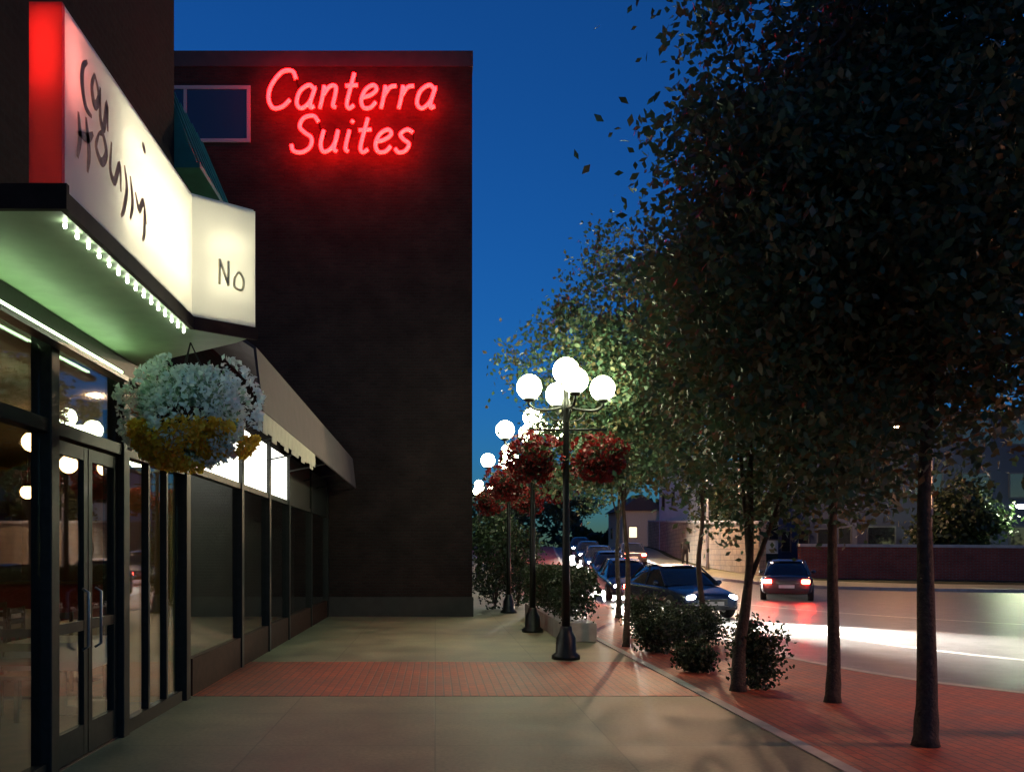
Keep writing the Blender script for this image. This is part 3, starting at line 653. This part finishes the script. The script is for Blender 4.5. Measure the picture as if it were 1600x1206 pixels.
cars=[(c1,6.9,25.5,10,'dark car approaching nearest, headlights on, behind the low shrubs'),(c1,7.1,33.5,-3,'second approaching car with headlights lit, behind the hedge'),(c1,8.2,42,-6,'third approaching car with headlights lit on the rising road'),
      (c1,9.3,51,-7,'fourth approaching car with headlights lit, halfway up the hill'),(c1,10.6,62,-7,'fifth approaching car with headlights lit, near the hill top'),(c1,12.3,76,-8,'farthest approaching car with headlights lit, at the hill top'),
      (c2,13.2,33.6,-22,'dark grey car driving away with red tail lights, nearer of two'),(c2,12.6,58,-6,'dark grey car driving away with red tail lights, farther up the hill')]
seen=set()
for proto,x,y,rz,lb in cars[::-1]:
    last=(proto is c1 and y<26) or (proto is c2 and y<34)
    o=proto if last else copy_tree(proto)
    o.location=(x,y,-.12+hill(y)); 
    o.rotation_euler=(slope if y>33 else 0,0,R(rz)); tag(o,lb,'car','cars on the street')
    if o is c1:      # nearest car: beam boosted and turned aside to lay a white streak on the road
        for h in o.children:
            for q in h.children:
                if q.type=='LIGHT': q.data=q.data.copy(); q.data.energy=42000; q.rotation_euler=(R(90-4.5),0,R(180+13))
    if proto is c2: o.rotation_euler.z=R(180+rz)
    if proto is c2: o.rotation_euler.x=-slope if y>33 else 0

# ------------------------------------------------------------------ far side of the street
def longwall(name,label,line,h,m,th=.4):
    x,y=line[len(line)//2]; rw=thing(name,label,'wall',(x,y,hill(y)))
    rows=[]; rows2=[]
    for x,y in line:
        z=hill(y); rows.append([(x,y,z-.3),(x,y,z+h),(x+th,y+.15,z+h),(x+th,y+.15,z-.3)]); rows2.append([(x-.06,y-.04,z+h+.002),(x-.06,y-.04,z+h+.14),(x+th+.06,y+.2,z+h+.14),(x+th+.06,y+.2,z+h+.002)])
    a=MB().quadgrid(rows,True); b=MB().quadgrid(rows2,True)
    for q in (a,b): n=len(q.v); q.f.append((0,1,2,3)); q.f.append((n-1,n-2,n-3,n-4))
    a.build('stonework',m,rw); b.build('coping',kerbm,rw)
longwall('retaining_wall','long tan stone wall lit warm beyond the rising road',[(x+2.5,y+.6) for x,y in far[27:]],2.6,tanstone)
glowbrick=brickmat('red glow brick',(.34,.07,.05),(.27,.055,.04),(.2,.15,.13),.21,.075,.012,'XZ',.85,.5,.3)
longwall('red_glow_wall','low wall coloured red as tail-light glow beyond the departing cars',[(27.5-i*1.1,40.6+i*.28) for i in range(10)],1.5,glowbrick,-.1)  # tail-light glow put into the red of this added wall
def block(name,label,x0,x1,y0,y1,h,wallm,nw,nf,wz,ww,wh,litidx=(),roof=None,cat='building',side=0):
    z=hill((y0+y1)/2)-.3; t=thing(name,label,cat,((x0+x1)/2,(y0+y1)/2,z))
    MB().box((x0,y0,z),(x1,y1,z+h)).build('wall',wallm,t)
    if roof:
        r_=MB(); xm=(x0+x1)/2; e=.4
        r_.v=[(x0-e,y0-e,z+h+.004),(x1+e,y0-e,z+h+.004),(x1+e,y1+e,z+h+.004),(x0-e,y1+e,z+h+.004),(xm,y0+1.2,z+h+1.9),(xm,y1-1.2,z+h+1.9)]
        r_.f=[(0,1,4),(1,2,5,4),(2,3,5),(3,0,4,5),(3,2,1,0)]; r_.build('roof',roof,t)
    else: MB().box((x0-.1,y0-.1,z+h+.003),(x1+.1,y1+.1,z+h+.35)).build('parapet',darkmetal,t)
    k=0
    for j in range(nf):
        for i in range(nw):
            cx=x0+(x1-x0)*(i+.5)/nw; cz=z+wz+j*3.1
            f=MB(); f.box((cx-ww/2,y0-.06,cz),(cx+ww/2,y0-.003,cz+.08)); f.box((cx-ww/2,y0-.06,cz+wh-.08),(cx+ww/2,y0-.003,cz+wh)); f.box((cx-ww/2,y0-.06,cz+.08),(cx-ww/2+.08,y0-.003,cz+wh-.08)); f.box((cx+ww/2-.08,y0-.06,cz+.08),(cx+ww/2,y0-.003,cz+wh-.08))
            w_=f.build('window',mat('far window frame',(.05,.055,.07),.5),t)
            MB().box((cx-ww/2+.08,y0-.03,cz+.08),(cx+ww/2-.08,y0-.006,cz+wh-.08)).build('pane',emit('lit far window',(1,.75,.45),.9) if k in litidx else darkglass,w_); k+=1
    if side:
        for j in range(nf):
            for i in range(side):
                cy=y0+(y1-y0)*(i+.5)/side; cz=z+wz+j*3.1; f=MB(); a_,b_=x0-.06,x0-.003
                f.box((a_,cy-ww/2,cz),(b_,cy+ww/2,cz+.08)); f.box((a_,cy-ww/2,cz+wh-.08),(b_,cy+ww/2,cz+wh)); f.box((a_,cy-ww/2,cz+.08),(b_,cy-ww/2+.08,cz+wh-.08)); f.box((a_,cy+ww/2-.08,cz+.08),(b_,cy+ww/2,cz+wh-.08))
                w_=f.build('window',MATS['far window frame'],t); MB().box((x0-.03,cy-ww/2+.08,cz+.08),(x0-.006,cy+ww/2-.08,cz+wh-.08)).build('pane',darkglass,w_)
    return t
bluew=mat('blue grey stucco',(.022,.032,.07),.8,var=.12,scale=.7)
palew=mat('pale blue stucco',(.30,.38,.46),.8,var=.1,scale=.7)
block('office_block','long dark blue office block across the street at far right',24.5,52,52,64,8.8,bluew,10,3,1.0,1.7,1.5,(4,),side=4)
block('apartment_block','pale blue grey block behind the tan wall between the trees',21,29,74,84,7.2,palew,4,2,1.2,1.0,1.3,(1,6),side=3)
block('small_house','small cream house with brown roof at the hill top',20.5,25,98,106,4.2,mat('cream stucco',(.55,.47,.33),.8,var=.1),2,1,1.2,1.0,1.3,(0,),mat('brown roof',(.09,.05,.03),.8,var=.2),'house',2)
# far side trees
for i,(x,y,h,sd,lb) in enumerate(((27,46.5,4.5,61,'dark far tree before the office block, nearest its left corner'),(36,44,4.2,62,'dark far tree before the middle of the office block'),(44,43,5,63,'dark far tree before the right of the office block'),(19.5,58,5.5,64,'dark far tree right behind the tan wall'),(15.5,104,9,65,'dark far tree beyond the hill top, left of the small house'),(9,104,9,66,'dark far tree at the very end of the road'))):
    z=hill(y)-.1
    tree('far_tree',(x,y,z),lb,(x,y,z+h*.62,h*.5,h*.5,h*.42),sd,6000,.28,.14,h*.25,'trees on the far side',leafB,.7,5)
hd2=thing('far_hedge','low dark hedge along the far sidewalk at right','hedge',(38,39,.1))
n=16000; tt=rng.random(n); xx=24+36*tt; yy=42.5-4.0*tt
p=np.stack([xx+rng.normal(size=n)*.3,yy+rng.normal(size=n)*.35,.05+np.array([hill(v) for v in yy])+rng.random(n)**.7*1.5],1)
stuff(leaf_mesh('foliage',p,.2,leafB,hd2,44))
n=26000; ang=np.radians(rng.uniform(-35,62,n)); rr_=rng.uniform(135,150,n); hh=8+3.5*np.sin(ang*23)+2.5*np.sin(ang*57+1)
p=np.stack([rr_*np.sin(ang),rr_*np.cos(ang),2.0+hh*rng.random(n)**.8],1)
tl_=stuff(leaf_mesh('distant_wood',p,1.1,leafB,None,45)); tl_['label']='dark distant wood closing the view beyond the hill'; tl_['category']='wood'
# cobra street lights
def street_light(x,y,side,h,label,em):
    z=hill(y); t=thing('street_light',label,'street light',(x,y,z),'tall street lights across the street')
    MB().lathe((x,y,z-.1),[(.14,0),(.12,.4),(.08,.5),(.06,h)],10).build('pole',galv,t,True)
    C=catmull([(x,y,z+h-.2),(x+side*.6,y-.1,z+h+.25),(x+side*1.7,y-.3,z+h+.35)],5)
    MB().tube(C,.035,7).build('arm',galv,t,True)
    e=C[-1]; q=MB().sphere((0,0,0),.5,12,8); q.v=[(e[0]+side*.2+a*.7,e[1]+b*.3,e[2]+.02+c*.18) for a,b,c in q.v]; q.build('lamp_head',galv,t,True)
    q=MB().sphere((0,0,0),.5,12,8); q.v=[(e[0]+side*.25+a*.46,e[1]+b*.26,e[2]-.07+c*.24) for a,b,c in q.v]; q.build('lens',em,t,True)
sod=emit('sodium lens',(1.0,.46,.20),550); hg=emit('mercury lens',(.85,1.0,.62),500)
sodb=emit('bright sodium lens',(1.0,.60,.34),5500); sodc=emit('unseen corner lens',(1.0,.42,.22),520)
street_light(15.2,50,-1,9.4,'orange street light seen high through the tree crowns at left',sodb)
street_light(19.0,56,-1,6.6,'orange street light just behind the tan wall',sod)
street_light(25.5,46,-1,7.2,'orange street light between the two near trunks',sod)
street_light(31.8,46,-1,3.2,'greenish white street light at the far right edge',hg)
street_light(7.5,7.6,1,4.5,'low orange street light added out of view to light the bricks at right',sodc)  # unseen lamp put in to throw warm light on bricks and trunks
# pedestrian
pd=bpy.data.meshes.new('person'); J=[(0,0,.95),(0,0,1.2),(0,0,1.42),(0,0,1.52),(0,-.01,1.64),(0,0,1.74),(.19,0,1.40),(.25,.02,1.12),(.24,-.06,.88),(-.19,0,1.40),(-.25,.0,1.12),(-.23,-.05,.88),(.09,0,.90),(.11,-.08,.50),(.12,.02,.08),(.12,-.13,.04),(-.09,0,.90),(-.10,.06,.50),(-.11,.18,.09),(-.11,.06,.04)]
E=[(0,1),(1,2),(2,3),(3,4),(4,5),(2,6),(6,7),(7,8),(2,9),(9,10),(10,11),(0,12),(12,13),(13,14),(14,15),(0,16),(16,17),(17,18),(18,19)]
RD=[.15,.15,.16,.06,.105,.08,.075,.055,.04,.075,.055,.04,.10,.07,.05,.045,.10,.07,.05,.045]
pd.from_pydata([Vector(j) for j in J],E,[]); po=bpy.data.objects.new('person',pd); COL.objects.link(po)
sk=po.modifiers.new('skin','SKIN'); 
for v_,r_ in zip(pd.skin_vertices[0].data if pd.skin_vertices else [],RD): v_.radius=(r_,r_)
if pd.skin_vertices: pd.skin_vertices[0].data[0].use_root=True
sb=po.modifiers.new('sub','SUBSURF'); sb.levels=1; sb.render_levels=1
pd.materials.append(mat('dark clothes',(.02,.02,.025),.9))
po.location=(17.3,47,hill(47)-.115); po.location=(14.5,52,hill(52)+.012); tag(po,'dark clothed person walking on the far sidewalk','person')
